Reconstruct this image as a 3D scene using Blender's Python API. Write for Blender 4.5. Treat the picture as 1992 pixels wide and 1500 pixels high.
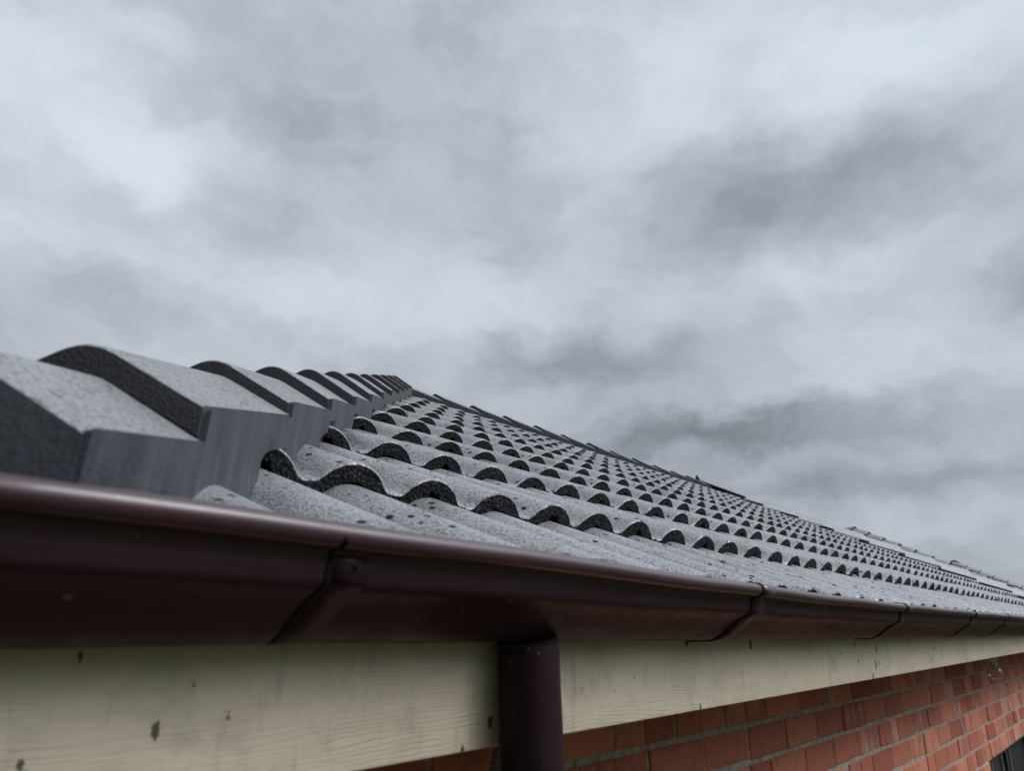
import bpy, bmesh, math, random
from mathutils import Vector, Matrix, noise
random.seed(7)
for o in list(bpy.data.objects): bpy.data.objects.remove(o)
sc = bpy.context.scene
COL = sc.collection
R = math.radians

# ------------------------------------------------------------------ camera
FPX, PITCH, YAW = 1427.78, R(18.513), R(40.177)
cam = bpy.data.objects.new('camera', bpy.data.cameras.new('camera')); COL.objects.link(cam)
cam.data.sensor_width = 36.0
cam.data.lens = FPX / 1992 * 36
cam.data.clip_start = 0.02; cam.data.clip_end = 3000
cam.location = (0, 0, 0)
FW = Vector((math.cos(YAW)*math.cos(PITCH), math.sin(YAW)*math.cos(PITCH), math.sin(PITCH)))
cam.rotation_euler = FW.to_track_quat('-Z', 'Y').to_euler()
cam.data.dof.use_dof = True
cam.data.dof.focus_distance = 1.7
cam.data.dof.aperture_fstop = 7.0
sc.camera = cam
RT = Vector((math.sin(YAW), -math.cos(YAW), 0)); UP = RT.cross(FW)

# ------------------------------------------------------------------ view
sc.view_settings.view_transform = 'Standard'
sc.view_settings.look = 'None'
sc.view_settings.exposure = 0
sc.view_settings.gamma = 1
sc.view_settings.use_curve_mapping = False

# ------------------------------------------------------------------ node helper
class NT:
    def __init__(s, tree): s.t = tree; s.n = tree.nodes; s.l = tree.links
    def node(s, typ, **kw):
        nd = s.n.new(typ)
        for k, v in kw.items(): setattr(nd, k, v)
        return nd
    def put(s, sock, v):
        if isinstance(v, bpy.types.NodeSocket): s.l.new(v, sock)
        else: sock.default_value = v
    def math(s, op, a, b=0.0, c=None, clamp=False):
        nd = s.node('ShaderNodeMath', operation=op, use_clamp=clamp)
        s.put(nd.inputs[0], a); s.put(nd.inputs[1], b)
        if c is not None: s.put(nd.inputs[2], c)
        return nd.outputs[0]
    def vmath(s, op, a, b=(0, 0, 0), out=0):
        nd = s.node('ShaderNodeVectorMath', operation=op)
        s.put(nd.inputs[0], a)
        if op == 'SCALE': s.put(nd.inputs['Scale'], b)
        else: s.put(nd.inputs[1], b)
        return nd.outputs[out]
    def noise(s, vec, scale, detail=3, rough=.5, dist=0):
        nd = s.node('ShaderNodeTexNoise')
        s.put(nd.inputs['Vector'], vec); nd.inputs['Scale'].default_value = scale
        nd.inputs['Detail'].default_value = detail; nd.inputs['Roughness'].default_value = rough
        nd.inputs['Distortion'].default_value = dist
        return nd.outputs['Fac']
    def voro(s, vec, scale, feature='F1', out='Distance', rnd=1.0):
        nd = s.node('ShaderNodeTexVoronoi', feature=feature)
        s.put(nd.inputs['Vector'], vec); nd.inputs['Scale'].default_value = scale
        nd.inputs['Randomness'].default_value = rnd
        return nd.outputs[out]
    def rng(s, v, a, b, c=0.0, d=1.0):
        nd = s.node('ShaderNodeMapRange'); nd.clamp = True
        s.put(nd.inputs[0], v)
        for i, x in zip((1, 2, 3, 4), (a, b, c, d)): nd.inputs[i].default_value = x
        return nd.outputs[0]
    def mix(s, f, a, b, mode='MIX'):
        nd = s.node('ShaderNodeMix', data_type='RGBA', blend_type=mode)
        s.put(nd.inputs[0], f)
        s.put(nd.inputs[6], a if isinstance(a, bpy.types.NodeSocket) else (*a, 1))
        s.put(nd.inputs[7], b if isinstance(b, bpy.types.NodeSocket) else (*b, 1))
        return nd.outputs[2]
    def scale(s, vec, sc3): return s.vmath('MULTIPLY', vec, sc3)
    def bump(s, h, strength, dist, normal=None):
        nd = s.node('ShaderNodeBump'); s.put(nd.inputs['Height'], h)
        nd.inputs['Strength'].default_value = strength; nd.inputs['Distance'].default_value = dist
        if normal is not None: s.put(nd.inputs['Normal'], normal)
        return nd.outputs[0]

# ------------------------------------------------------------------ world: overcast
w = bpy.data.worlds.new('World'); sc.world = w; w.use_nodes = True
N = NT(w.node_tree); N.n.clear()
SUN_EL, SUN_AZ = 42.0, 303.0      # azimuth counter-clockwise from +X
tc = N.node('ShaderNodeTexCoord')
d0 = tc.outputs['Generated']
w1 = N.node('ShaderNodeTexNoise'); N.put(w1.inputs['Vector'], N.scale(d0, (1, 1, 2.0)))
w1.inputs['Scale'].default_value = 2.6; w1.inputs['Detail'].default_value = 5; w1.inputs['Roughness'].default_value = .55
w2 = N.node('ShaderNodeTexNoise'); N.put(w2.inputs['Vector'], N.scale(d0, (1, 1, 1.5)))
w2.inputs['Scale'].default_value = 9.0; w2.inputs['Detail'].default_value = 6; w2.inputs['Roughness'].default_value = .6
warp = N.vmath('SCALE', N.vmath('SUBTRACT', w1.outputs['Color'], (.5, .5, .5)), .07)
warp = N.vmath('ADD', warp, N.vmath('SCALE', N.vmath('SUBTRACT', w2.outputs['Color'], (.5, .5, .5)), .12))
d = N.vmath('ADD', d0, warp)
def pxdir(px, py): return ((px-996)*RT - (py-750)*UP + FPX*FW).normalized()
BL = [ # px, py, rx, ry, amount
 (40, 120, 260, 170, .16), (265, 300, 150, 75, .24), (80, 490, 330, 110, .10), (160, 560, 150, 55, -.13),
 (20, 620, 200, 40, -.08), (640, 240, 330, 200, -.09), (1150, 430, 120, 60, .03), (520, 560, 160, 40, .05), (470, 420, 160, 80, -.03), (900, 590, 420, 90, .07),
 (1300, 90, 320, 150, .08), (1720, 90, 330, 120, .17), (1470, 390, 340, 150, -.13), (1740, 330, 190, 120, -.075),
 (1180, 330, 110, 160, .05), (1650, 520, 330, 70, .07), (1900, 420, 110, 100, .05), (1990, 560, 90, 80, -.15),
 (1130, 720, 230, 70, -.13), (700, 690, 260, 50, -.03), (1430, 850, 290, 45, -.17), (1230, 860, 200, 60, -.05),
 (1760, 935, 330, 42, -.16), (1700, 680, 300, 60, .045), (1800, 1030, 300, 30, .05), (1560, 760, 200, 40, .05),
 (1900, 800, 200, 60, -.04), (350, 60, 200, 60, .05)]
acc = None
for px, py, rx, ry, a in BL:
    c = pxdir(px, py); e1 = Vector((c.y, -c.x, 0)).normalized(); e2 = e1.cross(c)
    k = c.dot(FW)**2 * 1.0
    ax = N.math('MULTIPLY', N.vmath('DOT_PRODUCT', d, tuple(e1), out=1), FPX / rx / max(.6, c.dot(FW)))
    ay = N.math('MULTIPLY', N.vmath('DOT_PRODUCT', d, tuple(e2), out=1), FPX / ry / max(.6, c.dot(FW)))
    r2 = N.math('ADD', N.math('MULTIPLY', ax, ax), N.math('MULTIPLY', ay, ay))
    g = N.math('EXPONENT', N.math('MULTIPLY', r2, -1.0))
    g = N.math('MULTIPLY', g, N.math('GREATER_THAN', N.vmath('DOT_PRODUCT', d, tuple(c), out=1), 0.0))
    acc = N.math('MULTIPLY_ADD', g, a, acc if acc is not None else 0.0)
n1 = N.noise(N.scale(d, (1, 1, 1.5)), 3.4, 8, .58)
n2 = N.noise(N.scale(d, (1, 1, 1.6)), 9.5, 7, .6)
val = N.math('ADD', N.math('MULTIPLY', acc, 1.35), .575)
val = N.math('MULTIPLY_ADD', N.math('SUBTRACT', n1, .5), .20, val)
val = N.math('MULTIPLY_ADD', N.math('SUBTRACT', n2, .5), .20, val)
n3 = N.noise(N.scale(d, (1, 1, 1.9)), 5.2, 9, .55)
val = N.math('MULTIPLY_ADD', N.math('SUBTRACT', N.math('SMOOTH_MIN', N.rng(n3, .40, .56), 1.0, .2), .5), .075, val)
val = N.math('MULTIPLY', val, N.rng(N.vmath('DOT_PRODUCT', d, (0, 0, 1), out=1), .02, .40, .74, 1.0))
val = N.math('SMOOTH_MIN', val, .80, .22)
# unseen sky brightened towards the sun behind the camera, to light the fascia
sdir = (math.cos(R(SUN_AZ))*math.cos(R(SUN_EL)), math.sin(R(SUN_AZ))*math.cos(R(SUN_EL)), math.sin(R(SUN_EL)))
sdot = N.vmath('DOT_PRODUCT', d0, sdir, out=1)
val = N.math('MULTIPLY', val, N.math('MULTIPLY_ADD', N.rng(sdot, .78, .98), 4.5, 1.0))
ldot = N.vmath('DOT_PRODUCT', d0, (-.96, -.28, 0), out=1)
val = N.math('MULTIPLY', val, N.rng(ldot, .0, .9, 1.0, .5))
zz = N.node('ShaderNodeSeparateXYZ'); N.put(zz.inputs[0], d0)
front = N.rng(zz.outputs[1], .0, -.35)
lowsky = N.math('SUBTRACT', 1.0, N.math('MULTIPLY', front, N.rng(zz.outputs[2], .12, .55, .80, 0)))  # unseen low sky behind the camera darkened to shade the fascia top
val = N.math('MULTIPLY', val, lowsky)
val = N.math('MAXIMUM', val, .06)
tint = N.mix(N.noise(d, 2.3, 3), (.900, 1.0, 1.095), (.918, .992, 1.10))
tint = N.mix(N.rng(val, .30, .60), N.mix(.8, tint, (.89, .995, 1.115)), tint)
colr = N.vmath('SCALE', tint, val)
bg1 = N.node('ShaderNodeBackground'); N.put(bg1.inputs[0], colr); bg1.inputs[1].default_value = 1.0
sky = N.node('ShaderNodeTexSky', sky_type='NISHITA'); sky.sun_disc = False
sky.sun_elevation = R(SUN_EL); sky.sun_rotation = R(90 - SUN_AZ)
bg2 = N.node('ShaderNodeBackground'); N.put(bg2.inputs[0], sky.outputs[0]); bg2.inputs[1].default_value = .08
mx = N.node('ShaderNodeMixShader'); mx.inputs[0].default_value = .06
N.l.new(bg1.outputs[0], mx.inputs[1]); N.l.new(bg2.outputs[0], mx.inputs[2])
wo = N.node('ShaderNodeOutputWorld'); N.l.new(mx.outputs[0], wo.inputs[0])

sun = bpy.data.objects.new('sun', bpy.data.lights.new('sun', 'SUN')); COL.objects.link(sun)
sun.data.energy = 1.35; sun.data.angle = R(25); sun.data.color = (1, .97, .93)
sun.rotation_euler = (-Vector(sdir)).to_track_quat('-Z', 'Y').to_euler()

# ------------------------------------------------------------------ materials
def mat(name):
    m = bpy.data.materials.new(name); m.use_nodes = True
    n = NT(m.node_tree); b = m.node_tree.nodes['Principled BSDF']
    return m, n, b
def pos(n): return n.node('ShaderNodeTexCoord').outputs['Object']
def P(b, n, **kw):
    for k, v in kw.items():
        k = {'color': 'Base Color', 'rough': 'Roughness', 'metal': 'Metallic', 'spec': 'Specular IOR Level', 'normal': 'Normal',
             'coat': 'Coat Weight', 'trans': 'Transmission Weight', 'ior': 'IOR', 'coatr': 'Coat Roughness'}[k]
        if k == 'Base Color' and isinstance(v, tuple): v = (*v, 1)
        n.put(b.inputs[k], v)

def mat_tile(name, base, pits=1.0, grain=.6, gloss=.85):
    m, n, b = mat(name); p = pos(n)
    big = n.noise(p, 3.0, 4)
    fine = n.noise(p, 260, 3, .6)
    mid = n.noise(p, 45, 4, .6)
    col = n.mix(n.rng(big, .3, .7), tuple(x*.86 for x in base), tuple(x*1.12 for x in base))
    col = n.mix(n.math('MULTIPLY', n.rng(fine, .47, .60), grain), col, tuple(x*.16 for x in base))
    worn = n.math('MULTIPLY', n.rng(n.noise(p, 14, 5, .6), .53, .66), n.rng(n.noise(p, 170, 2), .46, .56))
    col = n.mix(n.math('MULTIPLY', worn, .85*pits), col, (.035, .034, .036))
    # dark splashes and lichen spots, a few millimetres across
    pw = n.vmath('ADD', p, n.vmath('SCALE', n.vmath('SUBTRACT', n.node('ShaderNodeTexNoise').outputs['Color'], (.5, .5, .5)), .0))
    sp = n.voro(n.scale(p, (1.0, .8, .8)), 42)
    gate = n.rng(n.noise(p, 9, 2), .38, .5)
    spot = n.math('MULTIPLY', n.math('LESS_THAN', n.math('ADD', sp, n.math('MULTIPLY', mid, .16)), .27), gate)
    col = n.mix(n.math('MULTIPLY', spot, .95*pits), col, (.008, .008, .009))
    at = n.node('ShaderNodeAttribute'); at.attribute_name = 'tone'
    col = n.vmath('SCALE', col, n.math('MULTIPLY_ADD', at.outputs['Fac'], .10, 1.0))
    run = n.rng(n.noise(n.scale(p, (1, .12, .2)), 30, 4, .6), .55, .72)
    col = n.mix(n.math('MULTIPLY', run, .28), col, (.10, .10, .10))
    pit = n.math('MULTIPLY', n.rng(fine, .47, .60), .6*grain)
    wet = n.math('SUBTRACT', 1.0, n.math('MAXIMUM', n.math('MULTIPLY', spot, .95), pit))
    h = n.math('MULTIPLY_ADD', fine, .7, n.math('MULTIPLY', n.noise(p, 620, 2), .4))
    nb = n.bump(h, .9, .0032)
    P(b, n, color=col, rough=n.rng(fine, .3, .7, .34, .7), spec=n.math('MULTIPLY_ADD', wet, .85, .08), normal=nb, coat=n.math('MULTIPLY', wet, gloss), coatr=.34)
    return m
M_TILE = mat_tile('tile_coat', (.345, .346, .376), 1.0, .7)
M_CAP = mat_tile('cap_coat', (.285, .287, .310), .3, .6, .3)

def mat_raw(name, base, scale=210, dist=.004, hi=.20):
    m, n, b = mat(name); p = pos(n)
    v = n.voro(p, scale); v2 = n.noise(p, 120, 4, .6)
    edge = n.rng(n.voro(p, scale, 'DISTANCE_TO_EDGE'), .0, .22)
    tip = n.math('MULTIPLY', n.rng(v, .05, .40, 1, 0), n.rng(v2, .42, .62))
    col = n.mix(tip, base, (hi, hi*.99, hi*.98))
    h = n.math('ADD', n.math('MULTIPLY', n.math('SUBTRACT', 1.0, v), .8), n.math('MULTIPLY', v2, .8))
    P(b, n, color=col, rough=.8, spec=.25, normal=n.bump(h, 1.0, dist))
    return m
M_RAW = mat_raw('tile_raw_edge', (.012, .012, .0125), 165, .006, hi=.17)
M_CAPEND = mat_raw('cap_raw_end', (.046, .045, .050), 300, .0010, .05)

def mat_bedding():
    m, n, b = mat('painted_bedding'); p = pos(n)
    st = n.noise(n.scale(p, (1, 1, .07)), 85, 5, .65)
    st2 = n.noise(n.scale(p, (1, 1, .12)), 22, 4, .6)
    blotch = n.noise(p, 12, 4)
    col = n.mix(n.rng(st2, .35, .65), (.040, .046, .056), (.072, .080, .093))
    col = n.mix(n.math('MULTIPLY', n.rng(st, .55, .75), .55), col, (.15, .165, .185))
    col = n.mix(n.math('MULTIPLY', n.rng(st, .25, .40, 1, 0), .6), col, (.022, .024, .028))
    col = n.mix(n.math('MULTIPLY', n.rng(blotch, .55, .7), .35), col, (.05, .055, .062))
    h = n.math('ADD', n.math('MULTIPLY', st, .7), n.math('MULTIPLY', n.noise(p, 240, 3), .5))
    P(b, n, color=col, rough=.62, spec=.4, normal=n.bump(h, .6, .003)); return m
M_BED = mat_bedding()

def mat_gutter(k=1.0):
    m, n, b = mat('maroon_gutter_paint'); p = pos(n)
    big = n.noise(n.scale(p, (.5, 1, 1)), 6, 5, .6)
    dust = n.noise(p, 34, 6, .7)
    x = n.node('ShaderNodeSeparateXYZ'); n.put(x.inputs[0], p)
    far = n.rng(x.outputs[0], .5, 2.6)
    col = n.mix(n.rng(big, .3, .7), (.047, .0185, .0270), (.066, .0265, .0380))
    col = n.mix(n.math('MULTIPLY', far, .65), col, (.042, .032, .034))
    col = n.mix(n.math('MULTIPLY', n.rng(dust, .56, .75), n.math('MULTIPLY_ADD', far, .28, .05)), col, (.14, .125, .115))
    drop = n.math('LESS_THAN', n.voro(p, 46), n.math('MULTIPLY', n.rng(n.noise(p, 11, 2), .52, .7), .16))
    col = n.mix(n.math('MULTIPLY', drop, .7), col, (.30, .29, .24))
    rust = n.math('MULTIPLY', n.rng(n.noise(n.scale(p, (.25, 1, 1)), 30, 5, .65), .60, .70), far)
    col = n.mix(n.math('MULTIPLY', rust, .6), col, (.11, .045, .026))
    h = n.math('ADD', n.math('MULTIPLY', n.noise(n.scale(p, (.3, 1, 1)), 9, 3), 1.0), n.math('MULTIPLY', dust, .12))
    lip_gloss = n.rng(x.outputs[2], 2.640, 2.656)  # gloss limited to the lip by height, for the bead highlight
    low_shade = n.math('MULTIPLY', n.math('SUBTRACT', 1.0, lip_gloss), .35)
    col = n.mix(low_shade, col, (.020, .0165, .0175))  # lower faces painted darker by height, as shade below the lip
    col = n.vmath('SCALE', col, k)
    P(b, n, color=col, rough=n.rng(dust, .3, .75, .38, .6), spec=n.math('MULTIPLY_ADD', lip_gloss, .35, .13), normal=n.bump(h, .35, .006), coat=n.math('MULTIPLY_ADD', lip_gloss, .6, .03), coatr=.22); return m
M_GUT = mat_gutter()
def mat_simple(name, color, rough=.6, spec=.4, var=.25, sc_=30, bumpd=.001, metal=0.0):
    m, n, b = mat(name); p = pos(n)
    f = n.noise(p, sc_, 5, .6)
    col = n.mix(n.rng(f, .3, .7), tuple(x*(1-var) for x in color), tuple(min(1, x*(1+var)) for x in color))
    P(b, n, color=col, rough=rough, spec=spec, metal=metal, normal=n.bump(n.noise(p, sc_*6, 3), .5, bumpd)); return m
M_BEDD = mat_simple('shaded_bedding', (.030, .031, .036), .8, .2, .3, 30)  # bedding colour darkened for the shade under ridge and far hip caps
M_SEAM = mat_simple('dark_sealant', (.008, .007, .007), .7, .2, .4, 60)
M_PIPE = mat_gutter(.62); M_PIPE.name = 'maroon_pipe_paint'

def mat_fascia():
    m, n, b = mat('cream_painted_timber'); p = pos(n)
    s = n.node('ShaderNodeSeparateXYZ'); n.put(s.inputs[0], p)
    # grain: rings cut by the saw, bowed by slow noise along the board
    warpn = n.noise(n.scale(p, (1.3, 1, 5)), 1.6, 3, .5)
    g = n.math('ADD', n.math('MULTIPLY', s.outputs[2], 300.0), n.math('MULTIPLY', warpn, 13.0))
    g = n.math('ADD', g, n.math('MULTIPLY', n.noise(n.scale(p, (.2, 1, 1)), 60, 3), 2.2))
    ring = n.math('ABSOLUTE', n.math('SINE', n.math('MULTIPLY', g, 2.6)))
    line = n.rng(ring, .0, .30, 1, 0)
    patch = n.rng(n.noise(n.scale(p, (1.5, 1, 7)), 2.2, 3), .42, .56)
    line = n.math('MULTIPLY', line, patch)
    line = n.math('MULTIPLY', line, n.rng(n.noise(n.scale(p, (.35, 1, 1)), 55, 3), .36, .6))
    base = n.mix(n.rng(n.noise(p, 4, 4), .3, .7), (.77, .66, .50), (.87, .765, .60))
    base = n.mix(n.math('MULTIPLY', n.rng(n.noise(p, 16, 6, .65), .52, .75), .45), base, (.36, .33, .23))
    col = n.mix(n.math('MULTIPLY', line, .36), base, (.27, .225, .145))
    st = n.noise(n.scale(p, (1, 1, .16)), 70, 5, .6)
    col = n.mix(n.math('MULTIPLY', n.rng(st, .58, .74), .3), col, (.22, .20, .145))
    # grime under the gutter: mould that follows the drip line, uneven
    # small dark insects' nests, scuffs, a few rust brown
    v = n.voro(n.scale(p, (1, 1, .55)), 30)
    vg = n.math('MULTIPLY', n.rng(n.noise(p, 7, 3), .5, .68), .15)
    sp = n.math('LESS_THAN', n.math('ADD', v, n.math('MULTIPLY', n.noise(n.scale(p, (1, 1, .6)), 110, 4, .7), .42)), n.math('ADD', vg, .262))
    col = n.mix(n.math('MULTIPLY', sp, .85), col, (.035, .026, .018))
    v3 = n.voro(n.scale(p, (1, 1, .45)), 21)
    sp3 = n.math('LESS_THAN', n.math('ADD', v3, n.math('MULTIPLY', n.noise(p, 90, 4, .7), .40)), .225)
    col = n.mix(n.math('MULTIPLY', sp3, .8), col, (.16, .075, .035))
    ck = n.voro(n.scale(p, (1, 1, .5)), 9, 'DISTANCE_TO_EDGE')
    crack = n.math('MULTIPLY', n.math('LESS_THAN', n.math('ADD', ck, n.math('MULTIPLY', n.noise(p, 40, 3), .02)), .018), n.rng(n.noise(p, 6, 2), .56, .62))
    col = n.mix(n.math('MULTIPLY', crack, .0), col, (.06, .05, .035))
    h = n.math('ADD', n.math('MULTIPLY', line, -1.0), n.math('MULTIPLY', n.noise(n.scale(p, (.15, 1, 1)), 160, 3), .5))
    P(b, n, color=col, rough=.55, spec=.35, normal=n.bump(h, .6, .0016)); return m
M_FAS = mat_fascia()

def mat_brick():
    m, n, b = mat('red_brick'); p = pos(n)
    a = n.node('ShaderNodeAttribute'); a.attribute_name = 'tone'
    t = a.outputs['Fac']
    col = n.mix(n.rng(t, 0, .55), (.40, .120, .080), (.62, .210, .125))
    col = n.mix(n.rng(t, .55, 1.0), col, (.78, .285, .180))
    f = n.noise(p, 26, 6, .65)
    col = n.mix(n.math('MULTIPLY', n.rng(f, .5, .7), .5), col, (.28, .085, .055))
    col = n.mix(n.math('MULTIPLY', n.rng(n.noise(p, 110, 3), .55, .7), .4), col, (.44, .22, .15))
    eff = n.math('MULTIPLY', n.rng(n.noise(n.scale(p, (1, 1, .35)), 16, 5, .7), .50, .66), n.math('GREATER_THAN', n.math('FRACT', n.math('MULTIPLY', t, 7.3)), .5))
    col = n.mix(n.math('MULTIPLY', eff, .8), col, (.58, .48, .45))
    smear = n.math('MULTIPLY', n.rng(n.noise(p, 38, 5, .7), .54, .66), .55)
    col = n.mix(smear, col, (.30, .25, .21))
    dirt = n.math('LESS_THAN', n.voro(p, 55), n.math('MULTIPLY', n.rng(n.noise(p, 9, 3), .5, .7), .14))
    col = n.mix(dirt, col, (.03, .02, .018))
    h = n.math('ADD', f, n.math('MULTIPLY', n.noise(p, 180, 3), .6))
    P(b, n, color=col, rough=.85, spec=.25, normal=n.bump(h, .8, .003)); return m
M_BRICK = mat_brick()
M_MORT = mat_simple('wall_mortar', (.42, .385, .32), .9, .2, .4, 40, .003)
M_MORTD = mat_simple('wall_mortar_open', (.03, .026, .022), .9, .2, .4, 40, .003)
M_SOFFIT = mat_simple('soffit_paint', (.42, .40, .34), .7)
M_FRAME = mat_simple('window_frame_paint', (.055, .055, .055), .5)
M_STRIP = mat_simple('window_strip', (.30, .28, .24), .6)
M_MESH = mat_simple('dusty_dark_pane', (.025, .03, .03), .35, .5, .6, 18)
M_CONDUIT = mat_simple('grey_conduit', (.20, .21, .20), .5)
M_WHITEP = mat_simple('white_plastic', (.62, .58, .56), .45, .4, .1)
M_METAL = mat_simple('bulb_cap_metal', (.5, .5, .48), .35, .5, .1, 50, .0005, 1.0)
def mat_glass():
    m, n, b = mat('bulb_glass'); P(b, n, color=(.93, .93, .93), rough=.04, trans=1.0, ior=1.45); return m
M_GLASS = mat_glass()
def mat_ground():
    m, n, b = mat('worn_lawn'); p = pos(n)
    f = n.noise(p, .8, 6, .6); g = n.noise(p, 30, 5, .7)
    col = n.mix(n.rng(f, .4, .6), (.045, .055, .022), (.09, .078, .045))
    col = n.mix(n.rng(g, .45, .6), col, (.03, .04, .014))
    P(b, n, color=col, rough=.95, spec=.1, normal=n.bump(g, 1, .02)); return m
M_GROUND = mat_ground()

# ------------------------------------------------------------------ object helpers
def link(name, bm, mats, parent=None, smooth=True):
    me = bpy.data.meshes.new(name); bm.to_mesh(me); bm.free()
    for m in (mats if isinstance(mats, (list, tuple)) else [mats]): me.materials.append(m)
    if smooth:
        me.polygons.foreach_set('use_smooth', [True]*len(me.polygons))
        me.set_sharp_from_angle(angle=R(38))
    o = bpy.data.objects.new(name, me); COL.objects.link(o)
    if parent:
        o.parent = parent
        base = Vector()
        q = parent
        while q: base += q.location; q = q.parent
        me.transform(Matrix.Translation(-base))
    return o
def empty(name, loc, label, cat, group=None):
    o = bpy.data.objects.new(name, None); COL.objects.link(o); o.location = loc; o.empty_display_size = .2
    o['label'] = label; o['category'] = cat
    if group: o['group'] = group
    return o
def box(bm, a, b, mi=0):
    x0, y0, z0 = a; x1, y1, z1 = b
    v = [bm.verts.new(c) for c in ((x0,y0,z0),(x1,y0,z0),(x1,y1,z0),(x0,y1,z0),(x0,y0,z1),(x1,y0,z1),(x1,y1,z1),(x0,y1,z1))]
    fs = []
    for q in ((0,3,2,1),(4,5,6,7),(0,1,5,4),(1,2,6,5),(2,3,7,6),(3,0,4,7)):
        f = bm.faces.new([v[i] for i in q]); f.material_index = mi; fs.append(f)
    return v, fs
def grid(bm, rows, mi=0, close=False):
    """rows: list of lists of coordinates -> quads"""
    V = [[bm.verts.new(c) for c in r] for r in rows]
    for i in range(len(V)-1):
        n_ = len(V[i])
        for j in range(n_ if close else n_-1):
            k = (j+1) % n_
            f = bm.faces.new((V[i][j], V[i][k], V[i+1][k], V[i+1][j]))
            f.material_index = mi(i, j) if callable(mi) else mi
    return V
def lathe(bm, prof, c, seg=24, mi=0):
    rows = [[(c[0]+r*math.cos(2*math.pi*k/seg), c[1]+r*math.sin(2*math.pi*k/seg), c[2]+z) for k in range(seg)] for r, z in prof]
    return grid(bm, rows, mi, close=True)
def tube(bm, pts, r, seg=20, mi=0, caps=True):
    rows = []
    for i, p in enumerate(pts):
        p = Vector(p); a = Vector(pts[max(0, i-1)]); b = Vector(pts[min(len(pts)-1, i+1)])
        t = (b-a).normalized(); x = t.cross(Vector((0, 1, 0.01))).normalized(); y = t.cross(x)
        rr = r[i] if isinstance(r, (list, tuple)) else r
        rows.append([p + x*rr*math.cos(2*math.pi*k/seg) + y*rr*math.sin(2*math.pi*k/seg) for k in range(seg)])
    V = grid(bm, rows, mi, close=True)
    if caps:
        bm.faces.new(V[0]); bm.faces.new(list(reversed(V[-1])))
    return V

# ------------------------------------------------------------------ roof geometry
TH = R(25.256); GA = .318; TANT = math.tan(TH); CY = GA*math.cos(TH)
PX0, PY0, PZ0 = .630, .802, .221          # crown of a front edge, first course above the eave course
PITCHX = .15
CC = -.45                                  # near hip in plan: x - y = CC
KK = 10.77                                 # far hip in plan: x + y = KK
YR = 3.45                                  # ridge
def lift(y): return .0025*max(0.0, (y-PY0)/CY - 2.5)
def roofz(y): return PZ0 + (y-PY0)*TANT + lift(y)

ROLL_HC, ROLL_D = .0585, .0335
RR = (ROLL_HC**2+ROLL_D**2)/(2*ROLL_D)
def top_h(t):                               # t in metres from a crown
    d_ = abs((t+.075) % .15 - .075)
    if d_ < ROLL_HC-.004: return math.sqrt(RR*RR-d_*d_)-RR
    k = min(1.0, (d_-(ROLL_HC-.004))/.012)
    h0 = math.sqrt(RR*RR-(ROLL_HC-.004)**2)-RR
    return h0 + (-ROLL_D-h0)*(1-(1-k)**2)
TH_T = .0290
def under_h(t, notch):
    dd = (t+.075) % .15 - .075; d_ = abs(dd)
    hc, D = .0415, .0305
    rr = (hc*hc+D*D)/(2*D)
    h = math.sqrt(rr*rr-min(d_, hc)**2)-rr-.0285
    if d_ > hc: h = -.0590 - .003*min(1, (d_-hc)/.01)
    if notch and -.008 < dd < .016: h = max(h, -.0215 - .0015*math.sin(dd*400))
    elif notch and -.034 < dd <= -.008: h -= .004
    return h

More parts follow.
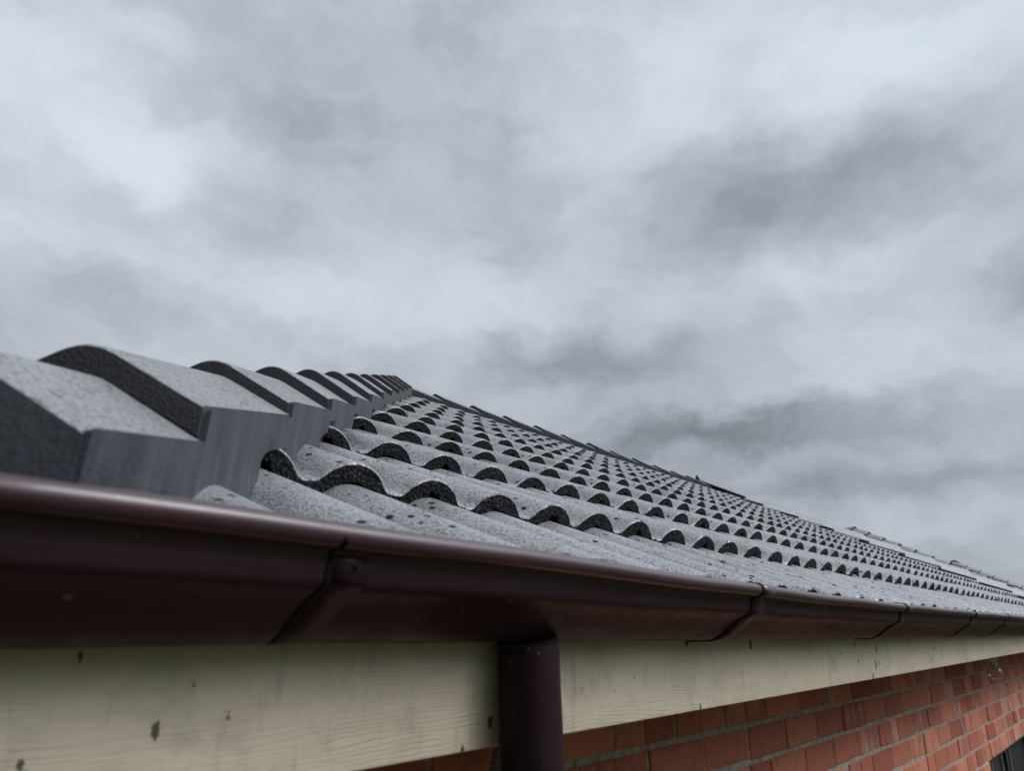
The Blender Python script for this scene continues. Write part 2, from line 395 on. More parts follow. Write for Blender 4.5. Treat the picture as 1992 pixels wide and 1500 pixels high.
def tile_field(bm, O, u, v, cols, rows, inside, clips, detail, liftf=None, jit=1.0, seed=1):
    """courses of two-roll tiles; O is a crown at a front edge of column 0,row 0"""
    TL = bm.verts.layers.float.get('tone') or bm.verts.layers.float.new('tone')
    rnd = random.Random(seed)
    u = Vector(u).normalized(); v = Vector(v).normalized(); n = u.cross(v).normalized()
    if n.z < 0: n = -n
    for r_ in rows:
        for c_ in cols:
            j0 = rnd.uniform(-1, 1)*.0020*jit; j1 = rnd.uniform(-1, 1)*.0045*jit; j2 = rnd.uniform(-1, 1)*.0022*jit; tw = rnd.uniform(-1, 1)*.012*jit
            base = O + u*(c_*.30) + v*(r_*GA)
            tone = rnd.uniform(-1, 1)
            dropf = .0068*min(1.0, max(0.0, (c_-0)/4)) if (r_ == -1 and jit) else 0.0
            j1 -= dropf*1.5
            if seed == 3 and r_ == 0 and c_ == -1: j0, j2, tw = .003, -.004, .0
            cen = base + u*.075 + v*(GA/2)
            if not inside(base, cen): continue
            nd = detail(cen)
            lf = liftf(base.y) if liftf else 0.0
            lf2 = (liftf(base.y+CY) if liftf else 0.0) - lf
            # rolls: crown at t=0 (whole end), crown at t=.15 (notched end); tile spans -.075 .. .225
            nt = nd*2
            ts = [-.075 + .30*i/nt for i in range(nt+1)]
            L = GA + .03
            def pt(t, s, h):
                k = s/GA
                return base + u*t + v*(s+j1+tw*(t-.075)) + n*(h + j0 + j2*(t-.075)/.15 - (TH_T+.0035)*k - dropf*(1-min(1, k))) + Vector((0, 0, lf+lf2*k))
            rl = []
            near = nd >= 14
            fr = [0, .2, .4, .6, .8, 1.0] if near else [0, 1.0]
            for q in fr[::-1]:
                row = []
                for i, t in enumerate(ts):
                    nc = nd >= 8 and .075 < t < .225
                    hu = under_h(t, nc); ht = top_h(t)-.0035
                    h = ht + (hu-ht)*q
                    s = .0
                    if near:
                        P_ = base + u*t + n*h
                        s = noise.noise(P_*170)*.0016 + noise.noise(P_*75)*.0022
                        if q == 1.0: h += noise.noise(P_*130)*.0022
                    row.append(pt(t, s, h))
                rl.append(row)
            nf = len(rl)-1
            rl.append([pt(t, .0022, top_h(t)-.0006) for t in ts])
            rl.append([pt(t, .008, top_h(t)) for t in ts])
            for s in ((.08, .16, .24, L) if near else (L,)):
                rl.append([pt(t, s, top_h(t)+(noise.noise((base+u*t+v*s)*14)*.0006 if near else 0)) for t in ts])
            if near:   # closing underside
                rl.insert(0, [pt(t, .06, under_h(t, nd >= 8 and .075 < t < .225)) for t in ts]); nf += 1
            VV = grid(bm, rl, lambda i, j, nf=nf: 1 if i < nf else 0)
            for rr_ in VV:
                for v_ in rr_: v_[TL] = tone
    for co, no in clips:
        g = bm.verts[:]+bm.edges[:]+bm.faces[:]
        bmesh.ops.bisect_plane(bm, geom=g, plane_co=co, plane_no=no, clear_outer=True, dist=1e-5)

house = empty('brick_house', (5.3, 3.45, -2.6), 'red brick house with dark grey roll-tiled hipped roof and maroon gutter', 'house')

# front slope
bm = bmesh.new()
def det(cen):
    dd = cen.length
    return 26 if dd < 1.5 else 18 if dd < 2.6 else 10 if dd < 5 else 7
def inside_front(b0, c):
    return (c.x - c.y) > CC-.45 and (c.x + c.y) < KK+.45
u = Vector((1, 0, 0)); v = Vector((0, math.cos(TH), math.sin(TH)))
O = Vector((PX0, PY0, PZ0))
tile_field(bm, O, u, v, range(-4, 36), range(-1, 10), inside_front,
           [((CC+.05, 0, 0), (-1, 1, 0)), ((KK-.02, 0, 0), (1, 1, 0)), ((0, YR-.02, 0), (0, 1, 0))], det, lift, 1.0, 3)
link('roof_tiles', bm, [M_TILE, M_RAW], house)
# end slopes and back slope
bm = bmesh.new()
tile_field(bm, Vector((PY0+CC, PX0-CC, PZ0)), (0, 1, 0), (math.cos(TH), 0, math.sin(TH)), range(-4, 26), range(-1, 10),
           lambda b0, c: c.y-c.x > -CC-.4 and c.x + c.y < 2*YR+CC+.5,
           [((CC-.05, 0, 0), (1, -1, 0)), ((2*YR+CC, 0, 0), (1, 1, 0))], lambda c: 5, None, 1, 5)
link('roof_tiles', bm, [M_TILE, M_RAW], house)
bm = bmesh.new()
tile_field(bm, Vector((KK-PY0, KK-(KK-PY0)+.0, PZ0)), (0, 1, 0), (-math.cos(TH), 0, math.sin(TH)), range(-4, 26), range(-1, 10),
           lambda b0, c: c.x + c.y > KK-.4 and c.x - c.y > KK-2*YR-.5,
           [((KK+.02, 0, 0), (-1, -1, 0)), ((KK-2*YR, 0, 0), (-1, 1, 0))], lambda c: 5, None, 1, 6)
link('roof_tiles', bm, [M_TILE, M_RAW], house)
bm = bmesh.new()
tile_field(bm, Vector((PX0, 2*YR-PY0, PZ0)), (1, 0, 0), (0, -math.cos(TH), math.sin(TH)), range(-4, 36), range(-1, 10),
           lambda b0, c: c.x + c.y > 2*YR+CC-.4 and c.x - c.y < KK-2*YR+.5,
           [((2*YR+CC, 0, 0), (-1, -1, 0)), ((KK-2*YR, 0, 0), (1, -1, 0)), ((0, YR+.02, 0), (0, -1, 0))], lambda c: 5, None, 1, 8)
link('roof_tiles', bm, [M_TILE, M_RAW], house)

# ------------------------------------------------------------------ caps
CAP_HW, CAP_T = .106, .0265
def cap_top(wv, sl=.55):      # height of the cap surface over the hip's crown line
    a = abs(wv); flat = .085 - a*sl
    r0 = .024
    if a < r0: flat = .085 - r0*sl + (r0*sl*.5)*(1-(a/r0)**2)
    return flat + (.0 if a < r0 else 0)
def cap_pts(hw=CAP_HW, n_=26):
    return [-hw + 2*hw*i/n_ for i in range(n_+1)]
def make_cap(A, B, step=.0245, over=.045, hw=CAP_HW, parent=None, seed=0, near=True, drop=0.0, mats=(M_CAP, M_CAPEND), name='ridge_cap', k=1.0, edge=.027, side=M_BED, T=CAP_T):
    """A,B on the crown line; the end at A is the exposed one, lying over the cap before"""
    A = Vector(A); B = Vector(B); ax = (B-A); L = ax.length; ax.normalize()
    sd = Vector((ax.y, -ax.x, 0)).normalized()
    up = Vector((0, 0, 1))
    rnd = random.Random(seed)
    dj = rnd.uniform(-1, 1)*.0022; tj = rnd.uniform(-1, 1)*.006
    bm = bmesh.new()
    n_ = 26 if near else 12
    W = cap_pts(hw, n_)
    sl = (.085-edge)/CAP_HW
    h0 = lambda wv: cap_top(wv*CAP_HW/hw, sl) - drop
    def pt(wv, q, h):
        return A + ax*q + sd*(wv*k + tj*q) + up*(h*k + dj - step*q/L)
    rl = []
    # underside ring -> front face -> top -> back
    rl.append([pt(wv*.985, L+over, h0(wv)-T) for wv in W])
    rl.append([pt(wv*.985, .0, h0(wv)-T-.001) for wv in W])
    for q in ((.33, .66) if near else ()):
        rl.append([pt(wv*(.985+.015*q), noise.noise(Vector((wv*90, q*3, seed)))*.0012, h0(wv)-T*(1-q)) for wv in W])
    nfront = len(rl)
    rl.append([pt(wv, .0005+(noise.noise(Vector((wv*120, 5, seed)))*.0010 if near else 0), h0(wv)-.002) for wv in W])
    rl.append([pt(wv*.995, .004, h0(wv)) for wv in W])
    for q in (.3, .6):
        rl.append([pt(wv, L*q, h0(wv)) for wv in W])
    rl.append([pt(wv, L+over, h0(wv)) for wv in W])
    V = grid(bm, rl, lambda i, j: 1 if i < nfront else 0)
    for e_ in (0, -1):      # close the long edges: smeared with bedding
        bm.faces.new([r[e_] for r in V]).material_index = 2
    bmesh.ops.recalc_face_normals(bm, faces=bm.faces)
    return link(name, bm, list(mats)+[side], parent)

def hipc(s): return CC + .005 - .0165*s
def hip_pt(s):
    c = hipc(s); y = (s*math.sqrt(2)-c)/2; x = y + c
    return Vector((x, y, roofz(y)))
HS = [.43, .63, .965, 1.29, 1.63, 1.98, 2.36, 2.75, 3.14, 3.52, 3.90, 4.28, 4.52]
HE = [.020, .024, .021, .018, .015, .013] + [.012]*8
for i in range(len(HS)-1):
    make_cap(hip_pt(HS[i]), hip_pt(HS[i+1]), parent=house, seed=i+1, edge=HE[i], T=.055 if i == 0 else CAP_T, mats=(M_CAP, M_BED if i == 0 else M_CAPEND))
RX = [3.27, 3.64, 3.99, 4.36, 4.713, 5.09, 5.44, 5.82, 6.2, 6.55, 6.87, 7.19]
RX = [2.92] + RX
def rz(x): return roofz(YR) + .004*math.sin(x*1.7)
for i in range(len(RX)-1):
    make_cap((RX[i], YR, rz(RX[i])), (RX[i+1], YR, rz(RX[i+1])), parent=house, seed=50+i, near=i < 4, step=.022, side=M_BEDD, edge=.020, drop=.038)
# far hip: caps run up from the far corner
def fh(t): return Vector((KK-YR+t, YR-t, roofz(YR-t)))
FT = []
t = 3.02
while t > -.02:
    FT.append(t); t -= .262
for i in range(len(FT)-1):
    make_cap(fh(FT[i]), fh(FT[i+1]), parent=house, seed=80+i, near=False, step=.024, side=M_BEDD, edge=-.020, T=.026)
make_cap(fh(.27), fh(-.07), parent=house, seed=120, near=False, step=-.004, over=.0, hw=.112, drop=.004, side=M_BEDD, edge=-.004, T=.014)
# hips on the back
for i in range(12):
    s0 = .45+i*.33; a = hip_pt(s0); b_ = hip_pt(s0+.33)
    make_cap((a.x, 2*YR-a.y, a.z), (b_.x, 2*YR-b_.y, b_.z), parent=house, seed=130+i, near=False)
for i in range(len(FT)-1):
    a = fh(FT[i]); b_ = fh(FT[i+1])
    make_cap((a.x, 2*YR-a.y, a.z), (b_.x, 2*YR-b_.y, b_.z), parent=house, seed=150+i, near=False)

# ------------------------------------------------------------------ bedding under the caps
def bedding(fn, stops, hw, ds, parent, seed, depth=.15, m=M_BED, eh=lambda i: .012, zmin=-9, dr=0.0):
    bm = bmesh.new(); rows = []
    rnd = random.Random(seed)
    for i in range(len(stops)-1):
        s0, s1 = stops[i], stops[i+1]; jit = rnd.uniform(-1, 1)*.0015
        m_ = max(2, int(abs(s1-s0)/ds))
        A = Vector(fn(s0)); B = Vector(fn(s1)); ax = (B-A).normalized(); sd = Vector((ax.y, -ax.x, 0)).normalized()
        for k in range(m_+1):
            q = k/m_
            if k == 0: q = .006 if i == 0 else .015
            if k == m_: q = 1.0
            C = A.lerp(B, q); row = []
            top = -.026*q
            sl = (.085-eh(i)-dr)/CAP_HW
            for side in (-1, 1):
                zs = [-depth, -.10, -.07, -.052, -.038, -.012, .004]
                zs = zs if side == -1 else zs[::-1]
                for z in zs:
                    e = noise.noise((C+Vector((0, 0, z)))*22)*.0030 + noise.noise((C+Vector((0, 0, z*.3)))*60)*.0015
                    fl = -.006*min(1.0, max(0.0, -z)/.06) - .032*math.exp(-((((C.y-.079-PY0+CY/2) % CY)-CY/2)/.03)**2)*min(1.0, max(0.0, -.040-z)/.012)
                    pz = C + sd*side*(hw+jit+e*min(1, abs(z)*40)+fl) + Vector((0, 0, z + top + eh(i)-.0045)); pz.z = max(pz.z, zmin); row.append(pz)
                if side == -1:
                    for wq in (-.9, -.6, -.3, 0, .3, .6, .9):
                        wv = hw*wq
                        row.append(C + sd*wv + Vector((0, 0, cap_top(wv, sl)-.012-dr+top-(.008 if k == m_ else 0))))
            rows.append(row)
    V = grid(bm, rows, 0)
    bm.faces.new(V[0]); bm.faces.new(V[-1][::-1])
    bmesh.ops.recalc_face_normals(bm, faces=bm.faces)
    return link('mortar_bedding', bm, m, parent)
bedding(hip_pt, HS, .1115, .02, house, 5, eh=lambda i: HE[i], zmin=.050)
bedding(lambda x: (x, YR, rz(x)), RX, .1066, .06, house, 6, .06, M_BEDD, eh=lambda i: -.018, dr=.038)
bedding(fh, FT, .1066, .06, house, 7, .06, M_BEDD, eh=lambda i: -.020)

# ------------------------------------------------------------------ gutter
GST = [(-.01, .0775, .0862), (.14, .0768, .0862), (.27, .0765, .0860), (.52, .0730, .0830), (.80, .0685, .0795), (1.09, .0640, .0765), (1.45, .0605, .0755), (1.86, .0585, .0750),
       (2.7, .0585, .0750), (3.4, .0600, .0755), (4.6, .063, .078), (8, .064, .079), (10.8, .064, .079)]
def gst(x):
    for a, b_ in zip(GST, GST[1:]):
        if x <= b_[0]:
            k = max(0, (x-a[0])/(b_[0]-a[0])); return a[1]+(b_[1]-a[1])*k, a[2]+(b_[2]-a[2])*k
    return GST[-1][1:]
def prof(off=0.0):
    """outer gutter profile from the bead's back over the lip, down to the fascia (dy from lip front line, dz from lip top)"""
    P_ = []
    r = .0088+off
    for k in range(15):
        a = R(-60 + k*(300/14))      # from the back underside, over the top, round the front
        P_.append((.0040 - r*math.cos(a+math.pi) * 1.0, -.0088 + r*math.sin(a)))
    # ordered: start at back-lower, go over top to front, to under-front
    P_ = [(.0035+r*math.cos(R(x_)), -.0088+r*math.sin(R(x_))) for x_ in (-50, -20, 10, 40, 65, 90, 115, 140, 165, 190, 215, 240, 262)]
    P_ += [(.0110-off, -.0185), (.0130-off, -.0215), (.0150-off, -.030), (.0165-off, -.0385), (.0185-off, -.0425-off),
           (.0235, -.0462-off), (.0330-off, -.0505-off), (.0400-off, -.0555-off), (.0520-off, -.0650-off), (.0640-off, -.0755-off), (.0750-off*.5, -.0815-off), (.0830, -.0836-off), (.1180, -.0840-off), (.1186+off, -.0830), (.1186+off, -.010)]
    return P_
YL = .440
def gut_rows(xs, off=0.0, mitre=False, sl=None):
    rows = []
    for x in xs:
        z0, dp = gst(x); k = dp/.084
        row = []
        pr = prof(off)
        if sl: pr = pr[sl[0]:sl[1]]
        for dy, dz in pr:
            y = YL+dy
            xx = max(x, y+CC) if mitre else x
            w_ = .0010*math.sin(x*9+1)+.0006*math.sin(x*23)
            row.append((xx if x > -.005 or not mitre else y+CC, y + w_*(1 if dz > -.05 else .3), z0 + dz*k + .0007*math.sin(x*13+dy*30)))
        rows.append(row)
    return rows
def swap(rows): return [[(y+CC, x-CC, z) for x, y, z in r] for r in rows]
def solid_strip(bm, rows, th=.0012):
    V = grid(bm, rows, 0)
    return V
def finish_gutter(name, rows, m, parent, th):
    bm = bmesh.new(); grid(bm, rows, 0)
    bmesh.ops.recalc_face_normals(bm, faces=bm.faces)
    o = link(name, bm, m, parent)
    md = o.modifiers.new('thickness', 'SOLIDIFY'); md.thickness = th; md.offset = 0
    return o
xs = [-.01]; x = .14
while x < 11.25:
    xs.append(x); x += .04 if x < 2 else .12 if x < 5 else .4
gutter = finish_gutter('gutter', gut_rows(xs, 0, True), M_GUT, house, .0012)
finish_gutter('gutter', swap(gut_rows([-.01, .3, .8, 1.6, 3, 5, 6.9], 0, True)), M_GUT, house, .0012)
for gx, wd in ((.3325, .034), (1.0775, .050), (1.895, .045), (2.737, .045), (3.404, .045), (4.25, .045), (5.1, .045), (6.0, .045), (6.9, .045)):
    finish_gutter('gutter_joint', gut_rows([gx-.0016, gx+.0016] if gx > .4 else [gx-.0028, gx, gx+.0012], .0022 if gx > .4 else .0009, False, (0, 26) if gx > .4 else (9, 25)), M_SEAM, gutter, .0012)
    finish_gutter('gutter_sleeve', gut_rows([gx+.002, gx+wd/2, gx+wd], .0011 if gx > .4 else .0004, False, (4 if gx > .4 else 14, 26)), M_GUT, gutter, .0008)
# folded bracket plate on the front of the first joint
bm = bmesh.new()
rows = []
z0, dp = gst(.35)
for q, (xa, xb) in enumerate(((.340, .364), (.337, .368), (.337, .368), (.338, .367))):
    z = z0 - (.0225, .0270, .0400, .0425)[q]
    rows.append([(xa, YL+(.0120, .0126, .0150, .0165)[q], z), ((xa+xb)/2, YL+(.0115, .0119, .0144, .0160)[q], z), (xb, YL+(.0120, .0126, .0150, .0165)[q], z)])
grid(bm, rows); bmesh.ops.recalc_face_normals(bm, faces=bm.faces)
pl = link('joint_plate', bm, M_PIPE, gutter); md = pl.modifiers.new('thickness', 'SOLIDIFY'); md.thickness = .0010; md.offset = 0
bm = bmesh.new()
bmesh.ops.create_uvsphere(bm, u_segments=12, v_segments=8, radius=.0018, matrix=Matrix.Translation((.3545, YL+.0118, z0-.031)))
link('rivet', bm, M_SEAM, gutter)

# ------------------------------------------------------------------ fascia and soffit
YF = .560
def fbot(x): return -.1175 + min(x, 4.6)*.0036
bm = bmesh.new()
xs = [YF+CC] + [.3+.25*i for i in range(42)] + [KK-YF]
rows = []
for x in xs:
    zb = fbot(x); m_ = x == xs[0]
    b0 = .003
    rw = []
    for y, z in ((YF+.030, .05), (YF, .05), (YF, 0), (YF, zb+b0), (YF+b0*.3, zb+b0*.3), (YF+b0, zb), (YF+.030, zb)):
        rw.append(((y+CC) if m_ else (KK-y) if x == xs[-1] else x, y, z))
    rows.append(rw)
grid(bm, rows, 0, close=True); bmesh.ops.recalc_face_normals(bm, faces=bm.faces)
link('fascia_board', bm, M_FAS, house)
bm = bmesh.new()
rows2 = []
for y in (YF+CC, 2, 4, 2*YR-YF): 
    rows2.append([(xx, (xx-CC) if y == YF+CC else y if y < 6 else 2*YR+CC-xx, z) for xx, z in ((YF+CC+.03, .05), (YF+CC, .05), (YF+CC, -.117), (YF+CC+.03, -.117))])
grid(bm, rows2, 0, close=True)
box(bm, (YF+CC+.04, 2*YR-YF-.03, -.117), (KK-YF-.04, 2*YR-YF, .05))
box(bm, (KK-YF-.03, YF+.04, -.117), (KK-YF, 2*YR-YF-.04, .05))
bmesh.ops.recalc_face_normals(bm, faces=bm.faces)
link('fascia_board', bm, M_FAS, house)
bm = bmesh.new()
WY = .87; WX = WY+CC; WX2 = KK-WY; WY2 = 2*YR-WY
for a, b_ in (((YF+CC+.032, YF+.032, -.095), (KK-YF-.032, WY-.001, -.088)), ((YF+CC+.032, WY2+.001, -.095), (KK-YF-.032, 2*YR-YF-.032, -.088)),
              ((YF+CC+.032, WY, -.095), (WX-.001, WY2, -.088)), ((WX2+.001, WY, -.095), (KK-YF-.032, WY2, -.088))):
    box(bm, a, b_)
link('soffit', bm, M_SOFFIT, house, False)

# ------------------------------------------------------------------ brick walls
BPX, BPZ, JT = .25, .0875, .0095
GZ = -2.6
WIN = (5.03, 6.85, -1.85, -.668)   # window opening in the front wall
def brick_wall(P0_, dirx, L, holes, seed, phase=.095, z_top=-.095):
    bm = bmesh.new(); tone = bm.verts.layers.float.new('tone')
    rnd = random.Random(seed); dx = Vector(dirx); out = Vector((dx.y, -dx.x, 0))
    zb = -.318
    while zb < z_top-.01: zb += BPZ
    k = 0
    z = -.318 + BPZ*3
    course = 3
    while z > GZ:
        z0 = z - BPZ + JT*.62; z1 = min(z - JT*.62, z_top)
        ph = phase + (0 if course % 2 == 1 else .125)
        ph = .095 if course % 2 == 0 else .22
        x = -BPX + ((ph - P0_.x*abs(dx.x) - P0_.y*abs(dx.y)) % BPX)
        while x < L and z1-z0 > .02:
            a = x + JT*.5+rnd.uniform(-.001, .002); b_ = x + BPX - JT*.5+rnd.uniform(-.002, .001)
            a = max(a, 0.0); b_ = min(b_, L)
            segs = [(a, b_)]
            for (ha, hb, hz0, hz1) in holes:
                if z0 < hz1-.02 and z1 > hz0+.02:
                    ns = []
                    for p, q in segs:
                        if q <= ha or p >= hb: ns.append((p, q)); continue
                        if p < ha: ns.append((p, ha))
                        if q > hb: ns.append((hb, q))
                    segs = ns
            # some bricks were laid as a pair of halves
            out_segs = []
            for p, q in segs:
                if q-p > .2 and rnd.random() < .22:
                    mid = p + (q-p)*rnd.choice((.47, .5, .62)); out_segs += [(p, mid-.001), (mid+.0015, q)]
                else: out_segs.append((p, q))
            for p, q in out_segs:
                if q-p < .02: continue
                t_ = rnd.random(); pr_ = rnd.uniform(-.0025, .0025); e = [rnd.uniform(-.003, .003) for _ in range(4)]
                c = .0035
                A0 = [(p, z0+e[0]), (q, z0+e[1]), (q, z1+e[2]*.5), (p, z1+e[3]*.5)]
                cx, cz = (p+q)/2, (z0+z1)/2
                def W3(xx, zz, o_): 
                    vv = bm.verts.new(P0_ + dx*xx + out*o_ + Vector((0, 0, zz))); vv[tone] = t_; return vv
                ins = [(xx + (c if xx < cx else -c), zz + (c if zz < cz else -c)) for xx, zz in A0]
                v0 = [W3(xx, zz, -.03) for xx, zz in A0]; v1 = [W3(xx, zz, pr_-.003) for xx, zz in A0]; v2 = [W3(xx, zz, pr_) for xx, zz in ins]
                for i in range(4):
                    j = (i+1) % 4
                    bm.faces.new((v0[i], v0[j], v1[j], v1[i])); bm.faces.new((v1[i], v1[j], v2[j], v2[i]))
                bm.faces.new(v2)
            x += BPX
        z -= BPZ; course += 1
    # mortar backing with the opening left free
    rects = [(0, L, GZ, z_top)]
    for (ha, hb, hz0, hz1) in holes:
        rects = [(0, ha, GZ, z_top), (hb, L, GZ, z_top), (ha, hb, GZ, hz0), (ha, hb, hz1, z_top)]
    for xa, xb, za, zb_ in rects:
        nx = max(1, int((xb-xa)/.03)) if L > 9 else 1; 
        nx = min(nx, 160)
        nz = max(1, int((zb_-za)/.0292)) if nx > 1 else 1
        rows = []
        for iz in range(nz+1):
            zz = za+(zb_-za)*iz/nz
            rows.append([P0_ + dx*(xa+(xb-xa)*ix/nx) + out*(-.0045 + .0015*noise.noise(Vector((ix*.7, iz*.9, 1)))) + Vector((0, 0, zz)) for ix in range(nx+1)])
        grid(bm, rows, 1)
        V, fs = [], []
        box_pts = [P0_ + dx*xx + out*oo + Vector((0, 0, zz)) for zz in (za, zb_) for xx, oo in ((xa, -.02), (xb, -.02), (xb, -.11), (xa, -.11))]
        vs = [bm.verts.new(p_) for p_ in box_pts]
        for q in ((0,3,2,1),(4,5,6,7),(0,1,5,4),(1,2,6,5),(2,3,7,6),(3,0,4,7)):
            bm.faces.new([vs[i] for i in q]).material_index = 1
    return bm
bm = brick_wall(Vector((WX, WY, 0)), (1, 0, 0), WX2-WX, [(WIN[0]-WX, WIN[1]-WX, WIN[2], WIN[3])], 11)
link('brick_wall', bm, [M_BRICK, M_MORT], house, False)
for P0_, dr, L, sd in ((Vector((WX, WY2, 0)), (0, -1, 0), WY2-WY, 12), (Vector((WX2, WY, 0)), (0, 1, 0), WY2-WY, 13), (Vector((WX2, WY2, 0)), (-1, 0, 0), WX2-WX, 14)):
    bm = brick_wall(P0_ , dr, L, [], sd)
    link('brick_wall', bm, [M_BRICK, M_MORT], house, False)

# window
bm = bmesh.new()
fx0, fx1, fz0, fz1 = WIN; fy = WY+.055
for a, b_ in (((fx0, fy, fz0), (fx0+.05, fy+.05, fz1)), ((fx1-.05, fy, fz0), (fx1, fy+.05, fz1)), ((fx0+.05, fy, fz1-.05), (fx1-.05, fy+.05, fz1)), ((fx0+.05, fy, fz0), (fx1-.05, fy+.05, fz0+.05)),
              (((fx0+fx1)/2-.02, fy+.002, fz0+.05), ((fx0+fx1)/2+.02, fy+.048, fz1-.05))):
    box(bm, a, b_)
win = link('window', bm, M_FRAME, house, False)
bm = bmesh.new(); box(bm, (fx0+.045, fy+.02, fz0+.045), (fx1-.045, fy+.026, fz1-.045)); link('glass_pane', bm, M_MESH, win, False)
bm = bmesh.new()
for x_ in (fx0+.055, fx0+.34, fx0+.40, fx0+.75, fx0+1.05):
    box(bm, (x_, fy+.006, fz0+.05), (x_+.012, fy+.018, fz1-.05))
link('glazing_strip', bm, M_STRIP, win, False)
bm = bmesh.new(); box(bm, (fx0-.05, WY-.03, fz0-.07), (fx1+.05, WY+.10, fz0-.002)); link('sill', bm, M_BRICK, win, False)

# ------------------------------------------------------------------ downpipe
bm = bmesh.new()
cy = .5262
pts = [(.6500, cy, -.0125), (.6510, cy, -.03), (.6560, cy, -.13), (.668, cy, -.36), (.674, cy+.01, -.42), (.68, cy+.05, -.49), (.69, WY-.12, -.64), (.695, WY-.065, -.72), (.695, WY-.040, -.80), (.695, WY-.040, -2.55)]
tube(bm, pts, .0330, 40)
dp = link('downpipe', bm, M_PIPE, house)
bm = bmesh.new()
tube(bm, [(.6500, cy, -.0095), (.6502, cy, -.0105), (.6503, cy, -.0130)], [.0318, .0340, .0336], 40)
link('pipe_collar', bm, M_SEAM, dp)
bm = bmesh.new()
tube(bm, [(.695, WY-.040, -1.50), (.695, WY-.040, -1.47)], .036, 32); link('pipe_bracket', bm, M_SEAM, dp)
# ribbed conduit beside the downpipe, fixed to the wall
bm = bmesh.new()
pts = []; rs = []
z = -.09; i = 0
while z > -1.2:
    xo = .93 + .03*math.exp(-((z+.09)/.06)**2)
    pts.append((xo, .80+.04*min(1, (-.09-z)/.3), z)); rs.append(.0135 if i % 2 else .0105); z -= .0035; i += 1
tube(bm, pts, rs, 16)
link('ribbed_conduit', bm, M_CONDUIT, house)

# ------------------------------------------------------------------ light bulb
bx, by, bz = 4.735, .72, -.200
lb = empty('light_bulb', (bx, by, -.095), 'clear bare light bulb hanging in a pale socket under the eave', 'light bulb')
bm = bmesh.new()
lathe(bm, [(.001, .0), (.034, .0), (.034, -.008), (.024, -.014), (.021, -.020), (.0215, -.045), (.0205, -.060), (.001, -.060)], (bx, by, -.0952), 24)
bmesh.ops.recalc_face_normals(bm, faces=bm.faces); link('bulb_socket', bm, M_WHITEP, lb)
bm = bmesh.new()
pr = [(.0145, .048), (.0150, .038), (.020, .028), (.029, .014), (.0345, .0), (.0350, -.008), (.0325, -.020), (.026, -.030), (.016, -.0365), (.006, -.0390), (.0005, -.0393)]
lathe(bm, pr, (bx, by, bz), 28)
bmesh.ops.recalc_face_normals(bm, faces=bm.faces)
o = link('bulb_glass', bm, M_GLASS, lb); md = o.modifiers.new('thickness', 'SOLIDIFY'); md.thickness = .0008; md.offset = -1
bm = bmesh.new(); lathe(bm, [(.0005, .0), (.0135, .0), (.0138, -.012), (.012, -.014), (.0005, -.014)], (bx, by, bz+.052), 20)
bmesh.ops.recalc_face_normals(bm, faces=bm.faces); link('bulb_cap', bm, M_METAL, lb)
bm = bmesh.new()
tube(bm, [(bx, by, bz+.038), (bx, by, bz+.012), (bx+.006, by, bz+.002)], .0022, 8); tube(bm, [(bx-.012, by, bz+.002), (bx, by, bz+.006), (bx+.012, by, bz+.002)], .0006, 6)
link('filament_stem', bm, M_WHITEP, lb)

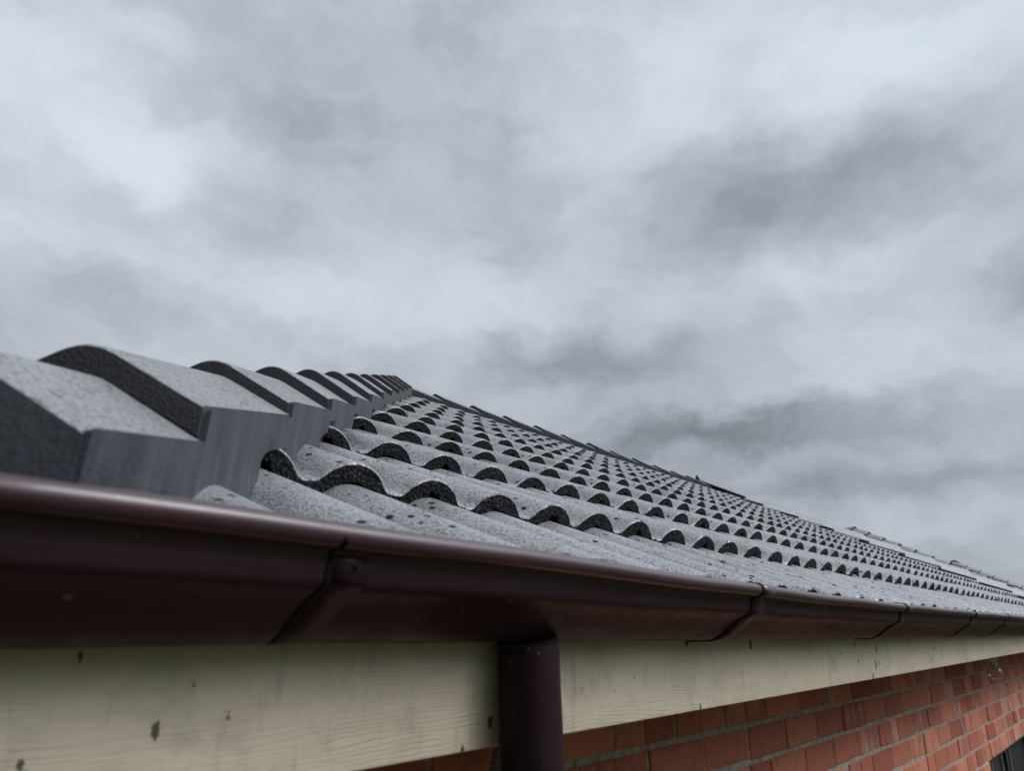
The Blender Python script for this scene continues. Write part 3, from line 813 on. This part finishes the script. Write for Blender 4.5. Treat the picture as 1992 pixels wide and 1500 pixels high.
# ------------------------------------------------------------------ neighbouring houses beyond the far hip
def neighbour(P1, P2, label, seed, backdir, clen, size, capk=1.0, ncap=9, w1=1.0):
    """P1 apex, P2 a point down the hip; the slopes fall 45 degrees to either side of the hip"""
    P1 = Vector(P1); P2 = Vector(P2); h = (P2-P1); hp = Vector((h.x, h.y, 0)); hl = hp.length; hp.normalize()
    g = h.z/hl
    nb = empty('brick_house', (P1.x+2, P1.y+1, -2.6), label, 'house', None)
    tan = -g*math.sqrt(2); th = math.atan(tan)
    drop = -(P1.z - .05)/1.0
    for sg in (-1, 1):
        dn = Vector((hp.x*math.cos(sg*math.pi/4) - hp.y*math.sin(sg*math.pi/4), hp.x*math.sin(sg*math.pi/4)+hp.y*math.cos(sg*math.pi/4), 0))
        al = Vector((-dn.y, dn.x, 0))
        vv = Vector((-dn.x*math.cos(th), -dn.y*math.cos(th), math.sin(th)))
        nr = int((P1.z-.1)/math.sin(th)/GA)
        O_ = P1 - vv*(nr*GA) + Vector((0, 0, -.02))
        bm = bmesh.new()
        # hip side: keep points on the slope's own side of the hip's vertical plane
        side = Vector((-hp.y, hp.x, 0))*sg
        ncol = int(size/.3)
        tile_field(bm, O_, al, vv, range(-ncol, ncol), range(0, nr), lambda b0, c: (c-P1).dot(side) > -.4 and (c-P1).dot(-dn) < .3,
                   [(P1 - side*.0, -side)], lambda c: 5, None, 1, seed+sg)
        link('roof_tiles', bm, [M_TILE, M_RAW], nb)
    n_ = ncap
    for i in range(n_):
        a = P1 + h*(1 - i/n_)*w1; b_ = P1 + h*(1-(i+1)/n_)*w1
        make_cap(a, b_, parent=nb, seed=seed*31+i, near=False, step=.055, k=capk)
    bd = Vector(backdir).normalized()
    for i in range(8):
        a = P1 + bd*(.36*i*capk); b_ = P1 + bd*(.36*(i+1)*capk)
        make_cap(a, b_, parent=nb, seed=seed*37+i, near=False, step=.02, k=capk)
    # walls
    bm = bmesh.new()
    q = P1 + hp*(P1.z/(-g)-.9)*1.0
    m1 = Vector((hp.x*.707-hp.y*-.707, hp.y*.707+hp.x*-.707, 0)); m2 = Vector((hp.x*.707-hp.y*.707, hp.y*.707+hp.x*.707, 0))
    c0 = Vector((q.x, q.y, 0))
    rw = []
    for z in (-2.6, .05):
        rw.append([c0+Vector((0, 0, z)), c0-m1*size*.8+Vector((0, 0, z)), c0-m1*size*.8-m2*size*.8+Vector((0, 0, z)), c0-m2*size*.8+Vector((0, 0, z))])
    grid(bm, rw, 0, close=True); bmesh.ops.recalc_face_normals(bm, faces=bm.faces)
    link('wall', bm, M_MORT, nb, False)
    return nb
def ray(px, py, D): 
    return ((px-996)*RT - (py-750)*UP + FPX*FW)*(D/FPX)
neighbour(ray(1664, 1033, 19), ray(1845, 1102, 17.0), 'neighbouring house roof just beyond the far hip, with broad pale ridge caps', 3, (.3, 1, 0), .36, 7, 1.5, 14, 2.4)
neighbour(ray(1857, 1097, 24), ray(1990, 1146, 22.5), 'most distant tiled roof, thin dark ridge line lowest at the right edge', 5, (1, .6, 0), .5, 6, 1.5, 10, 2.0)

# ------------------------------------------------------------------ ground
bm = bmesh.new(); s = 900
grid(bm, [[(-s, -s, -2.6), (s, -s, -2.6)], [(-s, s, -2.6), (s, s, -2.6)]])
g = link('ground', bm, M_GROUND, None, False); g['kind'] = 'structure'
